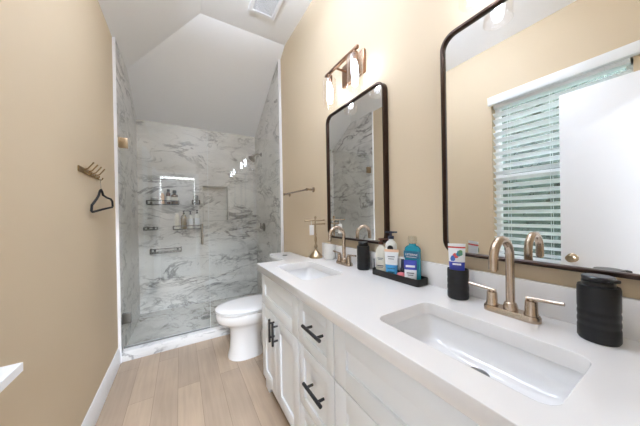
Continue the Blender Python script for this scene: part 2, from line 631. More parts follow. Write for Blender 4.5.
# the bedroom beyond the doorway
g = G()
by0, by1, bx0, bx1, bz = YF - 0.14, -3.2, -1.9, 1.9, 2.75
g.box(bx0 - 0.1, bx0, by1, by0, 0, bz); g.box(bx1, bx1 + 0.1, by1, by0, 0, bz)
g.box(bx0, bx1, by1 - 0.1, by1, 0, bz)
g.box(bx0, XL - 0.14, by0 - 0.04, by0, 0, bz); g.box(XR + 0.14, bx1, by0 - 0.04, by0, 0, bz)
struct(g.build('wall_bedroom', M_TAUPE, origin=(0, 0, 0)))
g = G(); g.box(bx0, bx1, by1, by0, bz, bz + 0.08)
struct(g.build('ceiling_bedroom', M_CEIL, origin=(0, 0, 0)))
g = G(); g.box(bx0, bx1, by1, by0, -0.1, 0)
struct(g.build('floor_bedroom', M_CARPET, origin=(0, 0, 0)))

# bedroom window: daylight round the edges of a closed dark roller shade
wb2 = struct(bpy.data.objects.new('window_2', None)); COL.objects.link(wb2)
wb2.location = (-0.05, by1, 1.6); ORG['window_2'] = Vector(wb2.location)
g = G(); g.box(-0.52, 0.42, by1 + 0.001, by1 + 0.006, 1.62, 2.5); g.build('pane', M_DAYPANE, wb2)
g = G()
for q in ((-0.58, -0.52, 1.56, 2.56), (0.42, 0.48, 1.56, 2.56), (-0.52, 0.42, 1.56, 1.62), (-0.52, 0.42, 2.5, 2.56)):
    g.box(q[0], q[1], by1 + 0.0005, by1 + 0.04, q[2], q[3])
g.build('window_frame', M_TRIM, wb2)
rs = thing('roller_shade', 'closed dark roller shade over the bedroom window seen in reflection', 'shade', (-0.05, by1 + 0.047, 1.43))
g = G(); g.box(-0.5, 0.375, by1 + 0.046, by1 + 0.049, 1.45, 2.42); g.build('fabric', M_SHADE, rs)
g = G(); g.tube([(-0.5, by1 + 0.0475, 1.44), (0.375, by1 + 0.0475, 1.44)], 0.0095, 12); g.build('bottom_bar', M_SHADE, rs)

# ------------------------------------------------------------------ window: frame, sashes, sill, panes
win = struct(bpy.data.objects.new('window_1', None)); COL.objects.link(win)
win.location = (XL - 0.09, (W0 + W1) / 2, WZ0); ORG['window_1'] = Vector(win.location)
g = G()
fx0, fx1 = XL - 0.12, XL - 0.07
f = 0.035
g.box(fx0, fx1, W0, W0 + f, WZ0, WZ1); g.box(fx0, fx1, W1 - f, W1, WZ0, WZ1)
g.box(fx0, fx1, W0, W1, WZ0, WZ0 + f); g.box(fx0, fx1, W0, W1, WZ1 - f, WZ1)
g.box(fx0 + 0.01, fx1 + 0.006, W0, W1, 1.535, 1.585)
g.build('window_frame', M_TRIM, win)
g = G(); g.box(XL - 0.099, XL - 0.094, W0 + 0.03, W1 - 0.03, WZ0 + 0.03, 1.545); g.build('pane', M_PANE, win)
g = G(); g.box(XL - 0.111, XL - 0.106, W0 + 0.03, W1 - 0.03, 1.575, WZ1 - 0.03); g.build('pane', M_PANE, win)
g = G()
g.prism([(XL - 0.07, W0 + 0.001), (XL + 0.001, W0 + 0.001), (XL + 0.001, W0 - 0.06), (XL + 0.07, W0 - 0.06), (XL + 0.07, W1 + 0.008), (XL + 0.001, W1 + 0.008), (XL + 0.001, W1 - 0.001), (XL - 0.07, W1 - 0.001)], 'z', WZ0, WZ0 + 0.025)
g.build('window_sill', M_TRIM, win)
g = G(); g.box(XL + 0.001, XL + 0.022, W0 - 0.03, W1 - 0.02, WZ0 - 0.07, WZ0 - 0.001, 0.003); g.build('apron', M_TRIM, win)

# blind
bl = thing('window_blind', 'white slatted window blind with a flat valance over the garden window', 'blind', (XL - 0.02, 0.62, WZ0 + 0.03))
g = G(); g.box(XL + 0.002, XL + 0.05, W0 - 0.03, 1.05, 2.232, 2.305, 0.002); g.build('valance', M_BLIND, bl)
g = G(); g.box(XL - 0.05, XL - 0.002, W0 + 0.012, W1 - 0.012, WZ1 - 0.045, WZ1 - 0.004, 0.002); g.build('head_rail', M_BLIND, bl)
sx0, sx1 = XL - 0.055, XL - 0.003
z = WZ0 + 0.075
while z < WZ1 - 0.05:
    g = G()
    tl = math.radians(-32)
    mm = Matrix.Translation(((sx0 + sx1) / 2, 0, z)) @ Matrix.Rotation(tl, 4, 'Y') @ Matrix.Translation((-(sx0 + sx1) / 2, 0, -z))
    g.box(sx0, sx1, W0 + 0.01, W1 - 0.004, z - 0.0015, z + 0.0015, mtx=mm)
    g.build('slat', M_BLIND, bl)
    z += 0.0605
g = G(); g.box(sx0 + 0.003, sx1 - 0.003, W0 + 0.01, W1 - 0.008, WZ0 + 0.03, WZ0 + 0.048, 0.003); g.build('bottom_rail', M_BLIND, bl)
for yy in (W0 + 0.12, (W0 + W1) / 2, W1 - 0.12):
    g = G()
    for xx in (sx0 - 0.0005, sx1 + 0.0005):
        g.tube([(xx, yy, WZ0 + 0.04), (xx, yy, WZ1 - 0.02)], 0.0013, 6)
    g.build('ladder_cord', M_CORD, bl)

# garden outside the window
g = G(); g.box(-9, XL - 0.16, -6, 9, -0.35, -0.3)
struct(g.build('ground', M_LAWN, origin=(0, 0, 0)))


def hedge(name, label, cx, y0, y1, z1, n, seed):
    rnd = random.Random(seed)
    t = thing(name, label, 'hedge', (cx, (y0 + y1) / 2, -0.3))
    g = G()
    for _ in range(n):
        y = rnd.uniform(y0, y1)
        zz = rnd.uniform(-0.2, z1 + 0.25 * math.sin(y * 3.1))
        x = cx + rnd.gauss(0, 0.22)
        c = Vector((x, y, zz))
        u = Vector((rnd.gauss(0, 1), rnd.gauss(0, 1), rnd.gauss(0, 1))).normalized()
        v = u.cross(Vector((rnd.gauss(0, 1), rnd.gauss(0, 1), rnd.gauss(0, 1)))).normalized()
        s = rnd.uniform(0.03, 0.075)
        w_ = v.cross(u) * s * 0.12
        g.face([c - u * s, c + v * s * 0.45 + w_, c + u * s, c - v * s * 0.45 + w_])
    g.build('foliage', M_LEAF, t, smooth=False)
    g = G()
    rings = []
    for i in range(25):
        y = y0 + 0.05 + (y1 - y0 - 0.1) * i / 24
        k = min(1.0, 4 * i / 24, 4 * (24 - i) / 24) * 0.9 + 0.1
        rings.append([(cx + 0.2 * k * math.cos(2 * PI * j / 14) * (1 + 0.2 * math.sin(5 * j + y * 4)), y,
                       -0.28 + (z1 + 0.15 * math.sin(y * 3.1)) * (0.5 + 0.5 * math.sin(2 * PI * j / 14)) * k) for j in range(14)])
    g.loft(rings)
    g.build('inner_growth', M_LEAF, t)
    g = G()
    yy = y0 + 0.2
    while yy < y1:
        g.tube([(cx, yy, -0.3), (cx + 0.05, yy + 0.06, 0.8), (cx - 0.04, yy - 0.03, z1 - 0.3)], [0.03, 0.022, 0.008], 8)
        yy += 0.55
    g.build('stems', M_BARK, t)
    return t


hedge('hedge', 'dense green leafy hedge growing outside the window', -2.4, -2.9, 4.6, 3.9, 20000, 3)

# ------------------------------------------------------------------ door leaf standing open against the left wall
door = struct(bpy.data.objects.new('door_1', None)); COL.objects.link(door)
door.location = (-0.38, -0.085, 0.01); ORG['door_1'] = Vector(door.location)
g = G(); g.box(-0.402, -0.367, -0.082, 0.56, 0.012, 2.095, 0.002); g.build('door_leaf', M_TRIM, door)
g = G()
g.lathe([(0.031, 0), (0.031, 0.004), (0.026, 0.009), (0.012, 0.012), (0.011, 0.03), (0.02, 0.036), (0.027, 0.046), (0.027, 0.056), (0.02, 0.064), (0.001, 0.067)],
        (-0.3675, 0.50, 0.905), 28, (1, 0, 0))
g.build('knob', M_STAND, door)

# ------------------------------------------------------------------ vanity
CX0, CY1, CY0, CZ = 0.465, 1.688, -0.096, 0.90
VF = 0.509               # cabinet front plane
VY1, VY0 = 1.665, -0.092
CT = 0.045
van = thing('bathroom_vanity', 'long white shaker vanity cabinet with black bar pulls along the right wall', 'cabinet', (0.77, 0.80, 0))
g = G()
bz0 = 0.09
zt_ = CZ - CT - 0.0005
g.box(VF + 0.004, VF + 0.018, VY0, VY1, bz0, zt_, 0.001)
g.build('face_frame', M_CAB, van)
g = G()
g.box(VF + 0.0185, XR - 0.0125, VY1 - 0.018, VY1, bz0, zt_, 0.001)
g.box(VF + 0.0185, XR - 0.0125, VY1 - 0.018, VY1, 0.0, bz0 + 0.01)
g.prism([(VY1, 0.0), (VY1, bz0 + 0.01), (VY1 - 0.16, bz0 + 0.01), (VY1 - 0.11, bz0 - 0.03), (VY1 - 0.075, 0.0)], 'x', VF + 0.004, VF + 0.03)
g.build('end_panel', M_CAB, van)
g = G(); g.box(VF + 0.0185, XR - 0.0125, VY0, VY0 + 0.018, bz0, zt_, 0.001); g.build('end_panel', M_CAB, van)
g = G(); g.box(VF + 0.0185, XR - 0.0125, VY0 + 0.0185, VY1 - 0.0185, bz0, bz0 + 0.018); g.build('bottom_panel', M_CAB, van)
g = G(); g.box(XR - 0.012, XR - 0.002, VY0, VY1, bz0, zt_); g.build('back_panel', M_CAB, van)
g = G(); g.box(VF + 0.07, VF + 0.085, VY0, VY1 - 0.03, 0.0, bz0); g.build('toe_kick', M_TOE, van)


def shaker(y0, y1, z0, z1, rail=0.072):
    """one framed front, 20 mm thick, panel set back"""
    g = G()
    a, b = VF - 0.016, VF + 0.0035
    bv = 0.0007
    g.box(a, b, y0, y0 + rail, z0, z1, bv); g.box(a, b, y1 - rail, y1, z0, z1, bv)
    g.box(a, b, y0 + rail - 0.002, y1 - rail + 0.002, z0, z0 + rail, bv)
    g.box(a, b, y0 + rail - 0.002, y1 - rail + 0.002, z1 - rail, z1, bv)
    g.box(a + 0.008, b, y0 + rail - 0.004, y1 - rail + 0.004, z0 + rail - 0.004, z1 - rail + 0.004)
    return g


def pull(parent, y, z, length, vertical):
    g = G()
    xf = VF - 0.016 - 0.032
    h = length / 2
    if vertical:
        g.tube([(xf, y, z - h), (xf, y, z + h)], 0.0075, 12)
        ends = [(y, z - h * 0.62), (y, z + h * 0.62)]
    else:
        g.tube([(xf, y - h, z), (xf, y + h, z)], 0.0075, 12)
        ends = [(y - h * 0.62, z), (y + h * 0.62, z)]
    for yy, zz in ends:
        g.tube([(xf, yy, zz), (VF - 0.0155, yy, zz)], 0.006, 10)
    g.build('handle', M_HANDLE, parent)


GZ = 0.617
GA = 0.003
Y_A, Y_B, Y_C = 1.052, 0.738, VY0
front = shaker(Y_A + GA, VY1 - 0.004, GZ + GA, 0.838).build('false_front', M_CAB, van)
front = shaker(Y_C + GA, Y_B - GA, GZ + GA, 0.838).build('false_front', M_CAB, van)
ym = 1.383
d = shaker(ym + GA / 2, VY1 - 0.004, 0.1, GZ - GA, 0.072).build('door', M_CAB, van); pull(d, 1.408, 0.53, 0.142, True)
d = shaker(Y_A + GA, ym - GA / 2, 0.1, GZ - GA, 0.072).build('door', M_CAB, van); pull(d, 1.350, 0.53, 0.142, True)
ym2 = (Y_B + Y_C) / 2
d = shaker(ym2 + GA / 2, Y_B - GA, 0.1, GZ - GA, 0.072).build('door', M_CAB, van); pull(d, ym2 + 0.03, 0.53, 0.142, True)
d = shaker(Y_C + GA, ym2 - GA / 2, 0.1, GZ - GA, 0.072).build('door', M_CAB, van); pull(d, ym2 - 0.03, 0.53, 0.142, True)
yc = 0.866
d = shaker(Y_B + GA, Y_A - GA, GZ + GA, 0.838, 0.05).build('drawer', M_CAB, van); pull(d, yc, 0.748, 0.152, False)
d = shaker(Y_B + GA, Y_A - GA, 0.317 + GA, GZ - GA, 0.05).build('drawer', M_CAB, van); pull(d, yc, 0.487, 0.152, False)
d = shaker(Y_B + GA, Y_A - GA, 0.1, 0.317 - GA, 0.05).build('drawer', M_CAB, van); pull(d, yc, 0.22, 0.152, False)

# countertop with two cut-outs
SINK_C = [(0.688, 0.355), (0.688, 1.315)]
SW, SL, SR = 0.268, 0.435, 0.035


def plate_with_holes(outer, holes, z0, z1):
    cu = bpy.data.curves.new('outline', 'CURVE')
    cu.dimensions = '2D'
    cu.fill_mode = 'BOTH'
    cu.extrude = (z1 - z0) / 2
    cu.bevel_depth = 0.002
    cu.bevel_resolution = 1
    cu.offset = -0.002
    for loop in [outer] + holes:
        s = cu.splines.new('POLY')
        s.points.add(len(loop) - 1)
        for p_, q in zip(s.points, loop):
            p_.co = (q[0], q[1], 0, 1)
        s.use_cyclic_u = True
    cu.extrude = (z1 - z0) / 2 - 0.002
    o = bpy.data.objects.new('outline', cu)
    COL.objects.link(o)
    dg = bpy.context.evaluated_depsgraph_get()
    me = bpy.data.meshes.new_from_object(o.evaluated_get(dg))
    bpy.data.objects.remove(o)
    me.transform(Matrix.Translation((0, 0, (z0 + z1) / 2)))
    return me


ct = thing('countertop', 'white quartz countertop with two rectangular sink cutouts on the vanity', 'countertop', (0.75, 0.8, CZ - CT))
me = plate_with_holes([(CX0, CY0), (XR - 0.001, CY0), (XR - 0.001, CY1), (CX0, CY1)],
                      [rrect(x, y, SW, SL, SR, 8) for x, y in SINK_C], CZ - CT, CZ)
me.transform(Matrix.Translation(-ORG[ct.name]))
me.materials.clear(); me.materials.append(M_QUARTZ)
o = bpy.data.objects.new('slab', me); COL.objects.link(o); o.parent = ct; ORG[o.name] = ORG[ct.name]
g = G(); g.box(1.025, XR - 0.001, CY0, CY1, CZ + 0.0003, CZ + 0.108, 0.0015); g.build('backsplash', M_QUARTZ, ct)


def make_sink(cx, cy, label):
    t = thing('undermount_sink', label, 'sink', (cx, cy, CZ - CT - 0.11), 'undermount sinks in the countertop')
    g = G()
    zt = CZ - CT - 0.001
    w, l = SW + 0.012, SL + 0.012
    dx = 0.066
    inner = [rr3(cx, cy, w, l, SR + 0.006, zt, 8), rr3(cx, cy, w - 0.006, l - 0.006, SR + 0.006, zt - 0.012, 8), rr3(cx, cy, w - 0.014, l - 0.016, SR + 0.01, zt - 0.04, 8),
             rr3(cx, cy, w - 0.026, l - 0.03, SR + 0.016, zt - 0.062, 8), rr3(cx + 0.001, cy, w - 0.05, l - 0.06, SR + 0.018, zt - 0.077, 8),
             rr3(cx + 0.004, cy, w - 0.08, l - 0.10, SR + 0.018, zt - 0.083, 8), rr3(cx + dx * 0.6, cy, 0.10, 0.16, 0.045, zt - 0.088, 8), rr3(cx + dx, cy, 0.05, 0.05, 0.0249, zt - 0.091, 8)]
    outer = [rr3(cx, cy, w + 0.03, l + 0.04, SR + 0.02, zt, 8), rr3(cx, cy, w + 0.03, l + 0.04, SR + 0.02, zt - 0.012, 8), rr3(cx, cy, w + 0.02, l + 0.02, SR + 0.02, zt - 0.016, 8),
             rr3(cx, cy, w - 0.02, l - 0.03, SR + 0.02, zt - 0.09, 8), rr3(cx + dx * 0.6, cy, 0.12, 0.2, 0.05, zt - 0.105, 8), rr3(cx + dx, cy, 0.05, 0.05, 0.0249, zt - 0.108, 8)]
    g.loft(list(reversed(inner)) + outer, True, True)
    g.build('basin', M_PORC, t, angle=70)
    g = G()
    g.lathe([(0.028, 0), (0.028, 0.003), (0.024, 0.005), (0.022, 0.003), (0.019, 0.003), (0.018, 0.007), (0.012, 0.009), (0.001, 0.0095)], (cx + dx, cy, zt - 0.0905), 28)
    g.build('drain', M_STEEL, t)
    return t


sk = make_sink(SINK_C[0][0], SINK_C[0][1], 'white undermount sink below the second faucet, nearest and fully visible')
dup(sk, sk.location + Vector((0, SINK_C[1][1] - SINK_C[0][1], 0)), 'white undermount sink at the far end of the counter near the toilet')


# ------------------------------------------------------------------ faucets
def make_faucet(x, y, label):
    t = thing('faucet', label, 'faucet', (x, y, CZ), 'two handle arc faucets')
    g = G()
    B = [(0.050, 0.156, 0), (0.050, 0.156, 0.014), (0.044, 0.150, 0.019)]
    g.loft([rr3(x, y, a, b, min(a, b) / 2 - 0.0005, CZ + 0.0005 + c, 8) for a, b, c in B])
    g.build('base_plate', M_NICKEL, t)
    g = G()
    R = 0.058
    zc = CZ + 0.199
    path = [(x, y, CZ + 0.018), (x, y, CZ + 0.1), (x, y, zc - 0.01)] + arc((x - R, zc), R, 0, 180, 22, 'xz', y) + [(x - 2 * R - 0.0005, y, zc - 0.03)]
    g.tube(path, 0.0125, 20)
    g.lathe([(0.02, 0.0185), (0.02, 0.03), (0.0165, 0.042), (0.0126, 0.045)], (x, y, CZ), 24)
    g.lathe([(0.0095, -0.004), (0.0095, 0.001)], (x - 2 * R - 0.0005, y, zc - 0.031), 16)
    g.build('spout', M_NICKEL, t)
    for s in (1, -1):
        g = G()
        yy = y + s * 0.054
        g.lathe([(0.0185, 0.0185), (0.0185, 0.024), (0.0165, 0.028), (0.0155, 0.06), (0.015, 0.064), (0.001, 0.066)], (x, yy, CZ), 24)
        h = g.build('handle', M_NICKEL, t)
        g = G()
        g.tube([(x, yy - s * 0.012, CZ + 0.070), (x - 0.002, yy + s * 0.075, CZ + 0.077)], 0.0055, 12)
        g.tube([(x, yy, CZ + 0.060), (x, yy, CZ + 0.0715)], 0.007, 12)
        g.build('lever', M_NICKEL, h)
    return t


fa = make_faucet(0.945, 0.342, 'brushed nickel arc faucet behind the nearer sink, between toothbrush cup and big black dispenser')
dup(fa, (0.962, 1.292, CZ), 'brushed nickel arc faucet behind the far sink, left of the small black dispenser')


# ------------------------------------------------------------------ mirrors
def make_mirror(yc, zc, w, h, label):
    t = thing('wall_mirror', label, 'mirror', (XR - 0.001, yc, zc - h / 2), 'framed vanity mirrors')
    r = 0.062
    xb, xf = XR - 0.001, XR - 0.036

    def ring(x, ww, hh, rr):
        return [(x, p, q) for p, q in rrect(yc, zc, ww, hh, rr, 10)]
    g = G()
    fw = 0.013
    g.loft([ring(xb, w - 2 * fw, h - 2 * fw, r - fw), ring(xb, w, h, r), ring(xf + 0.003, w, h, r), ring(xf, w - 0.006, h - 0.006, r - 0.003),
            ring(xf, w - 2 * fw + 0.004, h - 2 * fw + 0.004, r - fw + 0.002), ring(xf + 0.003, w - 2 * fw, h - 2 * fw, r - fw),
            ring(xb, w - 2 * fw, h - 2 * fw, r - fw)], False, False)
    g.build('frame', M_FRAME, t)
    g = G()
    g.loft([ring(XR - 0.004, w - 2 * fw - 0.0005, h - 2 * fw - 0.0005, r - fw), ring(XR - 0.022, w - 2 * fw - 0.0005, h - 2 * fw - 0.0005, r - fw)])
    g.build('mirror_glass', M_MIRROR, t, smooth=False)
    return t


mi = make_mirror(0.304, 1.547, 0.62, 0.965, 'large rounded dark framed mirror behind the nearer sink, reflecting window blinds')
dup(mi, mi.location + Vector((0, 1.263 - 0.304, 0.0)), 'rounded dark framed mirror above the far sink, reflecting the shower')


# ------------------------------------------------------------------ sconces
def make_light(yc, label):
    zb = 2.259
    t = thing('vanity_light', label, 'wall light', (XR - 0.001, yc, 2.165), 'two bulb vanity lights over the mirrors')
    g = G(); g.box(XR - 0.022, XR - 0.001, yc - 0.118, yc + 0.118, 2.165, 2.315, 0.004); g.build('back_plate', M_BRONZE, t)
    g = G(); g.box(0.921, 0.939, yc - 0.172, yc + 0.19, zb - 0.009, zb + 0.009, 0.002); g.build('bar', M_BRONZE, t)
    for s in (-1, 1):
        g = G()
        g.tube([(XR - 0.021, yc + s * 0.07, zb), (0.938, yc + s * 0.07, zb)], 0.007, 12)
        g.build('arm', M_BRONZE, t)
    for s in (-1, 1):
        yy = yc + s * 0.14
        g = G()
        g.lathe([(0.001, 0.0), (0.012, 0.0), (0.02, 0.012), (0.021, 0.045), (0.012, 0.05), (0.008, 0.06)], (0.93, yy, zb - 0.068), 20)
        so = g.build('socket', M_BRONZE, t)
        g = G()
        g.lathe([(0.008, 0.0), (0.014, -0.014), (0.021, -0.05), (0.022, -0.085), (0.017, -0.108), (0.001, -0.118)], (0.93, yy, zb - 0.069), 16)
        g.build('bulb', M_BULB, so)
        g = G()
        ro, ri = 0.050, 0.0478
        z1, z0 = zb - 0.045, zb - 0.24
        g.lathe([(ri, z0), (ro, z0), (ro, z1 - 0.012), (ro - 0.006, z1 - 0.002), (0.022, z1), (0.022, z1 - 0.003), (ri - 0.006, z1 - 0.005), (ri, z1 - 0.014), (ri, z0)], (0.93, yy, 0), 40, cap0=False, cap1=False)
        g.build('glass_shade', M_LAMPGLASS, t)
    return t


vl = make_light(1.246, 'two bulb bronze wall light with glass cylinders above the far mirror')
dup(vl, vl.location + Vector((0, 0.292 - 1.246, 0)), 'two bulb bronze wall light above the nearer mirror, its shade reflected there')

# added fill lights out of view: a ceiling-lighting bowl and a bedroom dome
LX, LY, LZ = 0.28, 1.15, ZF - 0.30
t = thing('fill_bowl_light', 'added unseen bowl light filling the bathroom from its ceiling over the vanity aisle', 'fill light', (LX, LY, LZ))
g = G(); g.lathe([(0.065, -0.0005), (0.065, -0.012), (0.05, -0.022), (0.001, -0.024)], (LX, LY, ZF), 32); g.build('canopy', M_NICKEL, t)
g = G(); g.tube([(LX, LY, ZF - 0.023), (LX, LY, LZ + 0.012)], 0.007, 12); g.build('stem', M_NICKEL, t)
g = G(); g.lathe([(0.001, 0.0), (0.09, 0.006), (0.15, 0.028), (0.185, 0.06), (0.19, 0.075), (0.185, 0.075), (0.178, 0.06), (0.145, 0.036), (0.09, 0.0165), (0.001, 0.0115)], (LX, LY, LZ), 48); g.build('bowl', M_FILL_BOWL, t)
g = G(); g.lathe([(0.012, 0.05), (0.16, 0.05), (0.16, 0.056), (0.012, 0.056), (0.012, 0.05)], (LX, LY, LZ), 48, cap0=False, cap1=False); g.build('light_ring', M_FILL_UP, t)

dx, dy, r = -0.05, -2.3, 0.3
t = thing('bedroom_fill_light', 'added unseen dome fill light on the bedroom ceiling beyond the doorway', 'fill light', (dx, dy, bz - 0.13))
g = G(); g.lathe([(r * 0.75, -0.0005), (r * 0.8, -0.02), (r * 0.72, -0.035), (0.001, -0.035)], (dx, dy, bz), 48); g.build('housing', M_TRIM, t)
g = G(); g.lathe([(0.001, -0.036), (r * 0.7, -0.036), (r, -0.05), (r * 0.98, -0.075), (r * 0.8, -0.1), (r * 0.45, -0.122), (0.001, -0.13)], (dx, dy, bz), 48); g.build('diffuser', M_FILL_DOME, t)

# ceiling vent
ve = thing('ceiling_vent', 'square white exhaust vent with a grey grille on the ceiling', 'vent', (0.695, 2.055, ZF - 0.02))
g = G()
vx0, vx1, vy0, vy1, iv = 0.565, 0.815, 1.90, 2.18, 0.034
vc = ((vx0 + vx1) / 2, (vy0 + vy1) / 2)
vw, vd = vx1 - vx0, vy1 - vy0
g.loft([rr3(*vc, vw, vd, 0.008, ZF - 0.0005), rr3(*vc, vw, vd, 0.008, ZF - 0.012), rr3(*vc, vw - 0.012, vd - 0.012, 0.006, ZF - 0.018),
        rr3(*vc, vw - 2 * iv, vd - 2 * iv, 0.003, ZF - 0.018), rr3(*vc, vw - 2 * iv, vd - 2 * iv, 0.003, ZF - 0.0005)], False, False)
g.build('frame', M_TRIM, ve)
g = G(); g.box(vx0 + 0.03, vx1 - 0.03, vy0 + 0.03, vy1 - 0.03, ZF - 0.006, ZF - 0.0005); g.build('backing', M_DARK, ve)
g = G()
y = vy0 + iv + 0.006
while y < vy1 - iv:
    g.box(vx0 + iv - 0.002, vx1 - iv + 0.002, y - 0.0022, y + 0.0022, ZF - 0.014, ZF - 0.006)
    y += 0.0135
x = vx0 + iv + 0.006
while x < vx1 - iv:
    g.box(x - 0.0015, x + 0.0015, vy0 + iv - 0.002, vy1 - iv + 0.002, ZF - 0.0145, ZF - 0.0065)
    x += 0.0135
g.build('grille', M_TRIM, ve)

# ------------------------------------------------------------------ shower enclosure
GY = 2.66
sd = thing('shower_door', 'hinged clear glass shower door on the left wall', 'shower door', (-0.1, GY, 0.09))
g = G(); g.box(XL + TL_ + 0.006, 0.243, GY, GY + 0.009, 0.1, 2.142, 0.001, 1); g.build('glass_pane', M_GLASS, sd)
for hz in (0.355, 1.914):
    g = G()
    g.box(XL + TL_ + 0.001, XL + TL_ + 0.062, GY - 0.009, GY - 0.0005, hz - 0.045, hz + 0.045, 0.002)
    g.box(XL + TL_ + 0.001, XL + TL_ + 0.062, GY + 0.0095, GY + 0.018, hz - 0.045, hz + 0.045, 0.002)
    g.box(XL + TL_ + 0.0005, XL + TL_ + 0.007, GY - 0.02, GY + 0.03, hz - 0.045, hz + 0.045, 0.001)
    g.build('hinge', M_STAND if hz > 1 else M_STEEL, sd)
g = G()
for s in (-1, 1):
    yy = GY + 0.0045 + s * 0.045
    g.tube([(0.182, yy, 0.965), (0.182, yy, 1.172)], 0.009, 14)
for zz in (0.99, 1.147):
    g.tube([(0.182, GY - 0.04, zz), (0.182, GY - 0.0005, zz)], 0.006, 12)
    g.tube([(0.182, GY + 0.0095, zz), (0.182, GY + 0.049, zz)], 0.006, 12)
g.build('handle', M_CHROME, sd)
g = G(); g.box(0.2432, 0.2462, GY + 0.0005, GY + 0.0085, 0.1, 2.142); g.build('edge_strip', M_EDGE, sd)
g = G(); g.box(XL + TL_ + 0.006, 0.243, GY + 0.002, GY + 0.007, 0.0885, 0.0998); g.build('bottom_seal', M_RUBBER, sd)

sp = thing('shower_screen', 'fixed clear glass shower panel between the door and right wall', 'glass panel', (0.63, GY, 0.088))
g = G(); g.box(0.247, XR - TT - 0.001, GY, GY + 0.009, 0.089, 2.142, 0.001, 1); g.build('glass_pane', M_GLASS, sp)
g = G()
g.box(0.247, XR - TT - 0.001, GY - 0.004, GY + 0.013, 0.0875, 0.0995)
g.build('channel', M_CHROME, sp)

dr = thing('shower_drain', 'small round steel drain in the shower floor', 'drain', (0.237, 3.1, 0.0353))
g = G(); g.lathe([(0.055, 0.0), (0.055, 0.003), (0.046, 0.004), (0.046, 0.002), (0.001, 0.002)], (0.237, 3.1, 0.0353), 32); g.build('grate', M_STEEL, dr)
g = G()
for k in range(8):
    a = k * PI / 4
    g.box(0.012, 0.04, -0.0025, 0.0025, 0.0022, 0.0032, mtx=Matrix.Translation((0.237, 3.1, 0.0353)) @ Matrix.Rotation(a, 4, 'Z'))
g.build('slot', M_DARK, dr)

xt = XR - TT
sh = thing('shower_fixture', 'chrome shower head on a short arm high on the right shower wall', 'shower head', (xt, 3.33, 2.13))
g = G(); g.lathe([(0.03, 0), (0.03, 0.004), (0.02, 0.012), (0.011, 0.014)], (xt - 0.0005, 3.33, 2.13), 24, (-1, 0, 0)); g.build('flange', M_STEEL, sh)
g = G(); g.tube([(xt - 0.005, 3.33, 2.13), (xt - 0.05, 3.33, 2.132), (xt - 0.085, 3.33, 2.118), (xt - 0.108, 3.33, 2.095)], 0.0095, 12); g.build('arm', M_STEEL, sh)
g = G(); g.lathe([(0.012, -0.01), (0.016, 0.01), (0.02, 0.02), (0.05, 0.055), (0.054, 0.062), (0.05, 0.066), (0.001, 0.066)], (xt - 0.104, 3.33, 2.1), 28, (-0.62, -0.1, -0.78)); g.build('spray_head', M_STEEL, sh)
sv = thing('shower_valve', 'round chrome shower valve with a lever on the right shower wall', 'shower valve', (xt, 3.26, 1.08))
g = G(); g.lathe([(0.062, 0), (0.062, 0.004), (0.052, 0.012), (0.024, 0.016), (0.022, 0.05), (0.016, 0.058), (0.001, 0.06)], (xt - 0.0005, 3.26, 1.08), 28, (-1, 0, 0)); g.build('escutcheon', M_STEEL, sv)
g = G(); g.tube([(xt - 0.045, 3.26, 1.075), (xt - 0.05, 3.255, 1.14)], [0.009, 0.006], 10)
g.tube([(xt - 0.045, 3.26, 1.08), (xt - 0.05, 3.21, 1.06)], [0.008, 0.006], 10); g.build('lever', M_STEEL, sv)


# wire shelves on the back wall of the shower
def wire_shelf(name, label, x0, x1, z, depth=0.1, rail=0.045, nw=10, group='wire shelves on the shower wall'):
    t = thing(name, label, 'shelf', ((x0 + x1) / 2, YB, z), group)
    y0, y1 = YB - depth, YB - 0.004
    g = G()
    r = 0.0045
    g.tube([(x0, y0, z), (x1, y0, z), (x1, y1, z), (x0, y1, z)], r, 8, closed=True)
    for k in range(nw):
        xx = x0 + (x1 - x0) * (k + 0.5) / nw
        g.tube([(xx, y0, z), (xx, y1, z)], 0.002, 6)
    g.build('base', M_WIRE, t)
    g = G()
    g.tube([(x0, y1, z + rail), (x0, y0, z + rail), (x1, y0, z + rail), (x1, y1, z + rail)], r, 8)
    for xx in (x0, x1):
        g.tube([(xx, y0, z), (xx, y0, z + rail)], r, 8)
        g.tube([(xx, y1, z), (xx, y1, z + rail)], r, 8)
    g.build('rail', M_WIRE, t)
    for xx in (x0 + 0.04, x1 - 0.04) if x1 - x0 > 0.12 else ((x0 + x1) / 2,):
        g = G()
        g.box(xx - 0.012, xx + 0.012, YB - 0.004, YB - 0.0005, z + 0.008, z + 0.036, 0.002)
        g.build('mount', M_WIRE, t)
    return t


wire_shelf('shower_shelf', 'upper dark wire shower shelf holding an amber bottle, on the back wall', -0.365, -0.02, 1.412)
wire_shelf('shower_shelf', 'dark wire shower shelf holding four tall bottles, beside the door handle', -0.09, 0.25, 1.082)
wire_shelf('soap_dish', 'small dark wire soap dish alone on the left of the back shower wall', -0.4, -0.262, 1.09, 0.085, 0.03, 6)
wire_shelf('shower_shelf', 'lowest, empty dark wire shower shelf on the back wall', -0.335, -0.005, 0.795, 0.12, 0.052, 10)
wire_shelf('shower_caddy', 'small dark wire caddy left of the shower niche', 0.135, 0.225, 1.42, 0.08, 0.05, 4)


def bottle(name, label, cat, c, prof, m, group=None, parts=(), sy=1.0, n=28):
    """lathe bottle; parts: (part name, profile, material)"""
    t = thing(name, label, cat, c, group)
    for nm, pr, mm in ((('body', prof, m),) + tuple(parts)):
        g = G(); g.lathe(pr, (0, 0, 0), n)
        g.rot(Matrix.Translation(c) @ Matrix.Diagonal((1, sy, 1, 1)))
        g.build(nm, mm, t)
    return t


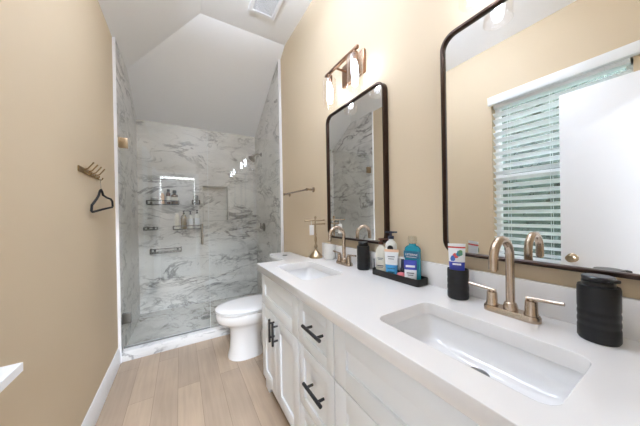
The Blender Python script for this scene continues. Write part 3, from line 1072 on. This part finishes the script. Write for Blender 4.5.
def body(r, h, sh=0.02, neck=0.01):
    return [(r * 0.9, 0.0), (r, 0.006), (r, h - sh), (r * 0.85, h - sh * 0.4), (neck, h), (neck, h + 0.008)]


def pump(h, r=0.012):
    return [(r, h + 0.0085), (r, h + 0.022), (0.005, h + 0.024), (0.005, h + 0.04), (0.013, h + 0.042), (0.013, h + 0.052), (0.001, h + 0.054)]


ys = YB - 0.055
zs = 1.412 + 0.0055
bottle('shampoo_bottle', 'squat amber bottle with cream label and black cap on the upper shower shelf', 'bottle', (-0.068, ys, zs), body(0.039, 0.13, 0.02, 0.014), M_AMBER,
       parts=(('cap', [(0.022, 0.139), (0.022, 0.175), (0.016, 0.18), (0.001, 0.18)], M_BLACKPL), ('label', [(0.0396, 0.035), (0.0396, 0.09)], M_CREAM)))
bottle('shampoo_bottle', 'taller dark brown bottle in the middle of the upper shower shelf', 'bottle', (-0.136, ys - 0.005, zs), body(0.023, 0.15, 0.02, 0.014), M_BROWNPL,
       parts=(('cap', [(0.016, 0.159), (0.016, 0.19), (0.001, 0.19)], M_BLACKPL), ('label', [(0.0236, 0.03), (0.0236, 0.1)], M_CREAM)))
bottle('shampoo_bottle', 'slim pale pink bottle on the upper shower shelf left of the brown one', 'bottle', (-0.2, ys, zs), body(0.021, 0.13, 0.02, 0.012), M_PEACH,
       parts=(('cap', [(0.0125, 0.139), (0.0125, 0.17), (0.001, 0.17)], M_WHITEPL),))
bottle('soap_jar', 'low clear jar at the left end of the upper shower shelf', 'jar', (-0.29, ys, zs), [(0.038, 0), (0.04, 0.006), (0.04, 0.06), (0.034, 0.07)], M_CLEARPL,
       parts=(('lid', [(0.037, 0.0705), (0.037, 0.09), (0.001, 0.092)], M_WHITEPL),))
zs = 1.082 + 0.0055
bottle('shampoo_bottle', 'white bottle at the left end of the four bottle shower shelf', 'bottle', (-0.045, ys, zs), body(0.027, 0.19, 0.02, 0.014), M_CREAM,
       parts=(('cap', [(0.022, 0.199), (0.022, 0.215), (0.001, 0.216)], M_WHITEPL),))
bottle('pump_bottle', 'dark amber pump bottle second from left on the four bottle shower shelf', 'bottle', (0.032, ys, zs), body(0.036, 0.19, 0.045, 0.012), M_OLIVE,
       parts=(('pump', pump(0.19), M_BLACKPL),))
bottle('pump_bottle', 'white pump bottle right beside the amber one in the shower', 'bottle', (0.11, ys, zs), body(0.029, 0.18, 0.02, 0.012), M_WHITEPL,
       parts=(('pump', pump(0.18), M_NAVY), ('label', [(0.0296, 0.05), (0.0296, 0.13)], M_PRINT)))
bottle('pump_bottle', 'white pump bottle at the right end of the four bottle shower shelf', 'bottle', (0.19, ys, zs), body(0.029, 0.195, 0.02, 0.012), M_WHITEPL,
       parts=(('pump', pump(0.195), M_BLACKPL), ('label', [(0.0296, 0.05), (0.0296, 0.14)], M_PRINT)))
zs = 1.42 + 0.0055
bottle('razor_cup', 'small grey cup in the wire caddy beside the niche', 'cup', (0.18, YB - 0.045, zs), [(0.026, 0), (0.028, 0.08), (0.028, 0.1), (0.02, 0.115), (0.001, 0.116)], M_STEEL)

# ------------------------------------------------------------------ toilet
to = thing('toilet', 'white one lever free toilet with closed lid between vanity and shower', 'toilet', (0.6, 2.18, 0))
to['label'] = 'white toilet with closed lid and top flush button between vanity and shower'
TY = 2.18


def egg(x0, x1, hw, z, n=40, sq=2.3, wide=0.45):
    """outline, rounded front at x0, squarer back at x1"""
    out = []
    xm = x0 + (x1 - x0) * wide
    for k in range(n):
        a = 2 * PI * k / n
        c_, s_ = math.cos(a), math.sin(a)
        if c_ < 0:
            x = xm - (xm - x0) * abs(c_) ** (2 / 2.0)
            y = hw * math.copysign(abs(s_) ** (2 / 2.1), s_)
        else:
            x = xm + (x1 - xm) * abs(c_) ** (2 / 3.4)
            y = hw * math.copysign(abs(s_) ** (2 / 3.4), s_)
        out.append((x, TY + y, z))
    return out


g = G()
g.loft([egg(0.335, 0.64, 0.122, 0.0), egg(0.335, 0.64, 0.122, 0.015), egg(0.352, 0.62, 0.108, 0.08), egg(0.358, 0.62, 0.102, 0.18), egg(0.352, 0.66, 0.108, 0.26),
        egg(0.318, 0.76, 0.135, 0.295), egg(0.272, 0.86, 0.168, 0.318), egg(0.250, 0.92, 0.181, 0.338), egg(0.243, 0.95, 0.186, 0.37), egg(0.243, 0.95, 0.186, 0.400), egg(0.252, 0.945, 0.179, 0.406)])
g.build('bowl', M_PORC, to, angle=60)
g = G()
g.loft([egg(0.56, 0.94, 0.105, 0.0, sq=3), egg(0.58, 0.94, 0.085, 0.05), egg(0.58, 0.94, 0.08, 0.2), egg(0.56, 0.94, 0.11, 0.33), egg(0.56, 0.94, 0.11, 0.36)])
g.build('trapway', M_PORC, to, angle=60)
g = G()
g.loft([egg(0.246, 0.80, 0.183, 0.4065), egg(0.240, 0.80, 0.188, 0.411), egg(0.240, 0.80, 0.188, 0.419), egg(0.248, 0.80, 0.181, 0.4225)])
g.build('seat', M_SEAT, to, angle=60)
g = G()
g.loft([egg(0.252, 0.81, 0.178, 0.4275), egg(0.238, 0.81, 0.190, 0.4295), egg(0.237, 0.81, 0.191, 0.437), egg(0.25, 0.81, 0.18, 0.447), egg(0.30, 0.78, 0.14, 0.453), egg(0.4, 0.7, 0.06, 0.455)])
g.build('lid', M_SEAT, to, angle=60)
g = G()
g.loft([rr3(0.925, TY, 0.18, 0.38, 0.04, 0.407), rr3(0.925, TY, 0.195, 0.40, 0.04, 0.44), rr3(0.917, TY, 0.22, 0.43, 0.035, 0.801)])
g.build('tank', M_PORC, to)
g = G()
g.loft([rr3(0.915, TY, 0.24, 0.45, 0.035, 0.8015), rr3(0.915, TY, 0.242, 0.452, 0.036, 0.808), rr3(0.915, TY, 0.242, 0.452, 0.036, 0.828), rr3(0.915, TY, 0.23, 0.44, 0.03, 0.838)])
g.build('tank_lid', M_PORC, to)
g = G(); g.lathe([(0.026, 0), (0.026, 0.004), (0.022, 0.005), (0.021, 0.003), (0.02, 0.007), (0.001, 0.008)], (0.90, TY + 0.03, 0.838), 24); g.build('flush_button', M_STEEL, to)
for s in (-1, 1):
    g = G(); g.lathe([(0.014, 0), (0.013, 0.006), (0.006, 0.011), (0.001, 0.012)], (0.60, TY + s * 0.095, 0.43 - 0.003), 16); g.build('hinge_cap', M_SEAT, to)

# ------------------------------------------------------------------ right wall: towel bar, outlet
tb = thing('towel_bar', 'slim brushed nickel towel bar on the tan wall above the toilet', 'towel bar', (0.98, 2.12, 1.475))
g = G(); g.tube([(0.98, 1.83, 1.475), (0.98, 2.41, 1.475)], 0.008, 14)
g.build('bar', M_NICKEL, tb)
for yy in (1.85, 2.39):
    g = G()
    g.lathe([(0.024, 0), (0.024, 0.006), (0.012, 0.012), (0.0095, 0.016), (0.0095, 0.06), (0.013, 0.062), (0.013, 0.076), (0.001, 0.08)], (XR - 0.0005, yy, 1.475), 20, (-1, 0, 0))
    g.build('post', M_NICKEL, tb)

# ------------------------------------------------------------------ left wall: hooks and hanger
hr = thing('hook_rail', 'aged brass rail with four coat pegs on the left tan wall', 'hooks', (XL, 1.93, 1.525))
g = G(); g.box(XL + 0.0005, XL + 0.007, 1.758, 2.13, 1.509, 1.541, 0.002); g.build('rail', M_BRASS, hr)
for yy in (1.84, 1.915, 1.99, 2.065):
    g = G()
    g.tube([(XL + 0.005, yy, 1.53), (XL + 0.022, yy, 1.538), (XL + 0.042, yy, 1.566), (XL + 0.048, yy, 1.576)], [0.005, 0.0035, 0.0035, 0.0042], 10)
    g.tube([(XL + 0.005, yy, 1.518), (XL + 0.018, yy, 1.505), (XL + 0.027, yy, 1.50), (XL + 0.035, yy, 1.506), (XL + 0.038, yy, 1.517)], [0.005, 0.0035, 0.0035, 0.0035, 0.0042], 10)
    g.build('hook', M_BRASS, hr)

HY = 2.065
hx = XL + 0.027
hg = thing('clothes_hanger', 'small black velvet hanger with flat bottom bar hanging from the brass hooks', 'hanger', (hx, HY, 1.28))


def hp(y, z):
    return (hx + (y - HY) * 0.09, y, z)


OUT = [(2.065, 1.438), (2.082, 1.426), (2.098, 1.404), (2.16, 1.392), (2.235, 1.386), (2.262, 1.372), (2.268, 1.336), (2.256, 1.328), (2.1, 1.31), (1.935, 1.288), (1.919, 1.294), (1.927, 1.33), (1.945, 1.34), (2.0, 1.375), (2.028, 1.398), (2.048, 1.428)]
g = G(); g.tube([hp(u, z) for u, z in OUT], 0.0066, 10, closed=True)
g.build('body', M_VELVET, hg)
g = G()
g.tube([hp(2.065, 1.436), hp(2.065, 1.46), (hx, HY - 0.006, 1.475), (hx, HY - 0.0115, 1.495), (hx, HY - 0.007, 1.506), (hx, HY, 1.5085), (hx, HY + 0.007, 1.506), (hx, HY + 0.0115, 1.495)], 0.0017, 8)
g.build('hook', M_CHROME, hg)

# ------------------------------------------------------------------ things on the counter
hs = thing('towel_stand', 'brass pedestal stand with two crossed arms at the counter\'s far corner', 'stand', (0.932, 1.632, CZ))
hs['label'] = 'brass pedestal stand with two cross arms at the far end of the counter'
zc = CZ + 0.0005
g = G(); g.lathe([(0.054, 0), (0.056, 0.006), (0.053, 0.014), (0.048, 0.02), (0.036, 0.034), (0.024, 0.046), (0.015, 0.056), (0.010, 0.066)], (0.932, 1.632, zc), 32); g.build('base', M_STAND, hs)
g = G()
g.lathe([(0.010, 0.062), (0.008, 0.075), (0.014, 0.084), (0.016, 0.093), (0.009, 0.103), (0.007, 0.115), (0.011, 0.135), (0.012, 0.15), (0.008, 0.168), (0.006, 0.178), (0.011, 0.186), (0.006, 0.194),
         (0.005, 0.30), (0.009, 0.306), (0.005, 0.312), (0.011, 0.320), (0.009, 0.330), (0.001, 0.335)], (0.932, 1.632, zc), 24)
g.build('stem', M_STAND, hs)
for (xa, xb, yy, zz) in ((0.832, 1.004, 1.616, 1.200), (0.895, 1.018, 1.628, 1.170)):
    g = G(); g.tube([(xa, yy, zz), (xb, yy, zz)], 0.0052, 12)
    for xx in (xa, xb):
        g.lathe([(0.001, -0.006), (0.007, -0.003), (0.007, 0.003), (0.001, 0.006)], (xx, yy, zz), 12, (1, 0, 0))
    g.build('arm', M_STAND, hs)
tg = thing('paper_tag', 'small white card hanging on the upper arm of the brass stand', 'card', (0.885, 1.61, 1.085))
g = G(); g.box(0.865, 0.905, 1.6075, 1.6095, 1.085, 1.165, 0.0005, 1); g.build('card', M_WHITEPL, tg)
g = G(); g.tube([(0.885, 1.6085, 1.160), (0.885, 1.6085, 1.194), (0.885, 1.616, 1.2068), (0.885, 1.6225, 1.200), (0.885, 1.6105, 1.160)], 0.0008, 6); g.build('loop', M_CORD, tg)

cup = bottle('white_tumbler', 'plain white tumbler between the brass stand and far faucet', 'cup', (0.978, 1.502, CZ + 0.0005), [(0.03, 0), (0.042, 0.012), (0.044, 0.03), (0.044, 0.108), (0.0425, 0.112), (0.041, 0.108), (0.040, 0.03), (0.001, 0.018)], M_WHITEPL)


def banded(r, h, bands):
    pr = [(r * 0.93, 0.0), (r, 0.006)]
    for b in bands:
        pr += [(r, b - 0.006), (r * 0.975, b - 0.002), (r * 0.975, b + 0.002), (r, b + 0.006)]
    return pr + [(r, h - 0.008), (r * 0.96, h - 0.001), (r * 0.9, h)]


def dispenser(c, label, s=1.0, rz=0.0):
    t = thing('soap_dispenser', label, 'soap dispenser', c, 'black soap dispensers')
    c = Vector(c)
    g = G(); g.lathe(banded(0.0395, 0.147, (0.04, 0.06, 0.08)), c, 40); g.build('body', M_BLACKRES, t)
    g = G(); g.lathe([(0.031, 0.1475), (0.031, 0.157), (0.029, 0.158), (0.022, 0.1585), (0.022, 0.1605), (0.030, 0.161), (0.031, 0.169), (0.029, 0.1715), (0.001, 0.172)], c, 36)
    g.box(-0.045, 0.0, -0.009, 0.009, 0.1615, 0.1705, 0.003, mtx=Matrix.Translation(c) @ Matrix.Rotation(rz, 4, 'Z'))
    g.build('pump', M_BLACKPL, t)
    return t


ds = dispenser((0.957, 0.152, CZ + 0.0005), 'large looking black soap dispenser right of the nearer faucet, closest to the camera', rz=math.radians(55))
ds['label'] = 'ribbed black soap dispenser right of the nearer faucet, closest to the camera'
dup(ds, (0.978, 1.112, CZ + 0.0005), 'ribbed black soap dispenser between the far faucet and the toiletry tray')

tu = thing('toothbrush_cup', 'ribbed black tumbler holding a toothpaste tube, left of the nearer faucet', 'cup', (0.965, 0.525, CZ + 0.0005))
g = G()
pr = banded(0.0385, 0.118, (0.03, 0.055, 0.08))[:-2] + [(0.0385, 0.114), (0.037, 0.118), (0.035, 0.118), (0.0345, 0.112), (0.0345, 0.012), (0.001, 0.01)]
g.lathe(pr, (0.965, 0.525, CZ + 0.0005), 40, cap1=True)
g.build('body', M_BLACKRES, tu)


def facing(theta_deg, c, tilt=0.0):
    return Matrix.Translation(c) @ Matrix.Rotation(math.radians(theta_deg), 4, 'Z') @ Matrix.Rotation(tilt, 4, 'X')


UP = Matrix.Rotation(PI / 2, 4, 'X')


def tube_bottle(name, label, cat, c, w0, w1, d, h, secs, rz, tilt=0.0):
    """squeeze tube: round-ish at z=0, flat crimp at the top; secs = (part, z0, z1, material)"""
    t = thing(name, label, cat, c)
    mt = facing(rz, c, tilt)
    for nm, z0, z1, m in secs:
        g = G()
        rings = []
        for k in range(7):
            z_ = z0 + (z1 - z0) * k / 6
            f_ = z_ / h
            w = w0 + (w1 - w0) * f_
            dd = max(0.003, d * (1 - f_) ** 0.8 + 0.003 * f_)
            rings.append([(w / 2 * math.cos(2 * PI * i / 28), dd / 2 * math.sin(2 * PI * i / 28), z_) for i in range(28)])
        g.loft(rings)
        g.rot(mt)
        g.build(nm, m, t)
    return t, mt


# toothpaste tube standing in the cup
tp, mt = tube_bottle('toothpaste_tube', 'red, white and blue toothpaste tube standing in the black tumbler', 'toothpaste', (0.963, 0.527, CZ + 0.013),
                     0.046, 0.062, 0.036, 0.208, (('body', 0.0, 0.134, M_DBLUE), ('print', 0.1342, 0.190, M_PRINT), ('band', 0.1902, 0.196, M_RED), ('crimp', 0.1962, 0.208, M_PRINT)), -62, 0.03)
rnd = random.Random(4)
for cname, cc in (('blue_print', (70, 110, 190)), ('green_print', (110, 160, 110)), ('red_print', (200, 80, 80)), ('teal_print', (60, 140, 170))):
    g = G()
    for k in range(1):
        x0_ = {'blue_print': -0.014, 'green_print': 0.012, 'red_print': -0.004, 'teal_print': 0.008}[cname]
        pts = []
        for j in range(9):
            a_ = 2 * PI * j / 9
            rr_ = rnd.uniform(0.007, 0.012)
            pts.append((x0_ + rr_ * math.cos(a_), 0.163 + x0_ * 0.9 + 1.2 * rr_ * math.sin(a_)))
        g.prism(pts, 'y', -0.0115 + 0.0008 * (cname[0] == 'r'), -0.004)
    g.rot(mt); g.build('print', mat(cname, rgb(*cc), 0.4, noise=0.4, nscale=250), tp)
g = G()
for z_, w in ((0.126, 0.03),):
    g.box(-w / 2, w / 2, -0.0145, -0.006, z_ - 0.003, z_ + 0.003)
g.rot(mt); g.build('label', M_PRINT, tp)

# tray and toiletries
tr = thing('toiletry_tray', 'long dark rectangular tray of toiletries on the counter between the mirrors', 'tray', (0.978, 0.85, CZ + 0.0005))
g = G()
z0 = CZ + 0.0005
TC = (0.980, 0.846)
TW, TL = 0.086, 0.308
g.loft([rr3(*TC, TW - 0.004, TL - 0.004, 0.014, z0), rr3(*TC, TW, TL, 0.016, z0 + 0.003), rr3(*TC, TW, TL, 0.016, z0 + 0.032), rr3(*TC, TW - 0.002, TL - 0.002, 0.015, z0 + 0.034),
        rr3(*TC, TW - 0.008, TL - 0.008, 0.013, z0 + 0.034), rr3(*TC, TW - 0.009, TL - 0.009, 0.012, z0 + 0.032), rr3(*TC, TW - 0.009, TL - 0.009, 0.012, z0 + 0.005)])
g.build('body', M_TRAY, tr)
ZT = z0 + 0.0055


def slim_bottle(name, label, cat, c, w, d, h, m, rz, sh=0.03, neck=0.012):
    t = thing(name, label, cat, c)
    mt = facing(rz, c)
    g = G()
    r_ = min(w, d) / 2 - 0.0005
    rings = [rr3(0, 0, w - 0.006, d - 0.006, r_ - 0.003, 0), rr3(0, 0, w, d, r_, 0.004), rr3(0, 0, w, d, r_, h - sh), rr3(0, 0, w * 0.93, d * 0.95, r_ * 0.93, h - sh * 0.6),
             rr3(0, 0, w * 0.7, d * 0.8, min(w * 0.7, d * 0.8) / 2 - 0.0005, h - sh * 0.2), rr3(0, 0, neck * 2, neck * 2, neck - 0.0003, h), rr3(0, 0, neck * 2, neck * 2, neck - 0.0003, h + 0.008)]
    g.loft(rings)
    g.rot(mt); g.build('body', m, t)
    return t, mt


def bars(t, mt, rows, y, m, name='label'):
    g = G()
    for z_, w, hh in rows:
        g.box(-w / 2, w / 2, y - 0.0004, y + 0.002, z_ - hh / 2, z_ + hh / 2)
    g.rot(mt)
    return g.build(name, m, t)


def add_lathe(t, mt, name, prof, m, extra=None):
    g = G(); g.lathe(prof, (0, 0, 0), 24)
    if extra:
        g.box(*extra)
    g.rot(mt)
    return g.build(name, m, t)


# white bottle with grey lettering and brown pump
b1, mt = slim_bottle('lotion_bottle', 'white bottle with grey lettering and brown pump at the tray\'s left end', 'bottle', (0.984, 0.966, ZT), 0.062, 0.036, 0.156, M_CREAM, -62, 0.04)
b1['label'] = 'white bottle with grey lettering and brown pump at the left end of the tray'
bars(b1, mt, ((0.088, 0.032, 0.004), (0.08, 0.024, 0.003), (0.045, 0.036, 0.006), (0.036, 0.03, 0.003)), -0.018, M_GPRINT)
add_lathe(b1, mt, 'pump', [(0.014, 0.1645), (0.014, 0.18), (0.006, 0.182), (0.006, 0.19), (0.015, 0.191), (0.015, 0.2), (0.001, 0.202)], M_BROWNPL, (0.0, 0.042, -0.006, 0.006, 0.191, 0.2, 0.002))
# tall white bottle with navy pump
b2, mt = slim_bottle('lotion_bottle', 'tallest white lotion bottle with navy blue pump at the back of the tray', 'bottle', (0.999, 0.905, ZT), 0.062, 0.034, 0.192, M_WHITEPL, -62, 0.03)
add_lathe(b2, mt, 'pump', [(0.016, 0.2005), (0.016, 0.216), (0.006, 0.218), (0.006, 0.232), (0.016, 0.233), (0.016, 0.241), (0.001, 0.244)], M_NAVY, (-0.03, 0.034, -0.006, 0.006, 0.234, 0.242, 0.002))
g = G()
for k in range(1):
    g.lathe([(0.016, 0), (0.016, 0.002)], (0, -0.0175, 0.15), 24, (0, -1, 0))
g.rot(mt); g.build('label', M_BLACKPL, b2)
# white and blue tube with peach crimp
tb2, mt = tube_bottle('face_wash_tube', 'white and sky blue squeeze tube with a peach end in front of the white bottles', 'tube', (0.960, 0.868, ZT),
                      0.056, 0.076, 0.026, 0.150, (('blue_half', 0.0, 0.068, M_BLUE), ('white_half', 0.0682, 0.136, M_PRINT), ('crimp', 0.1362, 0.150, M_PEACH)), -60)
bars(tb2, mt, ((0.05, 0.038, 0.005),), -0.0141, M_DTEAL, 'label')
bars(tb2, mt, ((0.03, 0.036, 0.009),), -0.0148, M_DTEAL, 'label')
bars(tb2, mt, ((0.112, 0.036, 0.004),), -0.0094, M_GPRINT, 'label')
bars(tb2, mt, ((0.1, 0.028, 0.003),), -0.0104, M_GPRINT, 'label')
# mouthwash
mw, mt = slim_bottle('mouthwash_bottle', 'teal mouthwash bottle with clear cap at the right end of the tray', 'bottle', (0.988, 0.757, ZT), 0.078, 0.034, 0.182, M_TEAL, -72, 0.022, 0.017)
g = G(); g.box(-0.038, 0.038, -0.0182, -0.015, 0.118, 0.154, 0.001); g.rot(mt); g.build('label', M_DTEAL, mw)
text_obj('LISTERINE', 0.0135, M_PRINT, mw, mt @ Vector((0, -0.0186, 0.136)) - ORG[mw.name], Matrix.Rotation(math.radians(-72), 4, 'Z') @ UP, 'lettering')
bars(mw, mt, ((0.124, 0.05, 0.002),), -0.0184, M_PRINT, 'wave_stripe')
add_lathe(mw, mt, 'cap', [(0.021, 0.1905), (0.022, 0.214), (0.02, 0.226), (0.017, 0.228), (0.001, 0.2285)], M_CLEARPL)
# blue and white whitening bottle in front of it
wb = thing('whitening_tube', 'short blue topped white tube standing in front of the teal mouthwash', 'tube', (0.957, 0.747, ZT))
mt = facing(-55, (0.957, 0.747, ZT))
g = G(); g.loft([rr3(0, 0, 0.032, 0.012, 0.005, 0), rr3(0, 0, 0.048, 0.015, 0.006, 0.012), rr3(0, 0, 0.054, 0.015, 0.006, 0.025), rr3(0, 0, 0.056, 0.014, 0.005, 0.066)]); g.rot(mt); g.build('body', M_PRINT, wb)
g = G(); g.loft([rr3(0, 0, 0.0565, 0.0145, 0.005, 0.0662), rr3(0, 0, 0.058, 0.011, 0.004, 0.09), rr3(0, 0, 0.058, 0.006, 0.002, 0.112)]); g.rot(mt); g.build('top', M_DBLUE, wb)
bars(wb, mt, ((0.083, 0.042, 0.010),), -0.0068, M_PRINT, 'label')
bars(wb, mt, ((0.05, 0.034, 0.005), (0.04, 0.026, 0.004), (0.02, 0.036, 0.008)), -0.0077, M_GPRINT, 'label')
# small things
bottle('nail_polish_bottle', 'small black capped bottle standing between the tubes in the tray', 'bottle', (0.996, 0.826, ZT), [(0.012, 0), (0.0125, 0.05), (0.008, 0.055)], M_BLACKPL, parts=(('cap', [(0.0085, 0.0552), (0.0075, 0.1), (0.001, 0.101)], M_NAVY),))
pk = thing('compact_case', 'small pink rounded case lying in the tray beside the blue topped tube', 'case', (0.962, 0.808, ZT))
g = G(); g.lathe([(0.019, 0), (0.021, 0.004), (0.021, 0.018), (0.019, 0.022)], (0.962, 0.808, ZT), 28); g.build('base', M_PINK, pk)
g = G(); g.lathe([(0.0195, 0.0225), (0.021, 0.025), (0.019, 0.034), (0.012, 0.038), (0.001, 0.039)], (0.962, 0.808, ZT), 28); g.build('lid', M_PINK, pk)
tw = thing('tweezers', 'thin black stick standing in the left front corner of the tray', 'tweezers', (0.948, 0.985, ZT))
g = G(); g.tube([(0.948, 0.985, ZT + 0.002), (0.9475, 0.986, ZT + 0.078)], [0.003, 0.0026], 8); g.build('arm', M_BLACKMET, tw)
g = G(); g.tube([(0.9475, 0.986, ZT + 0.0782), (0.9475, 0.986, ZT + 0.083)], 0.0034, 8); g.build('tip', M_BLACKMET, tw)
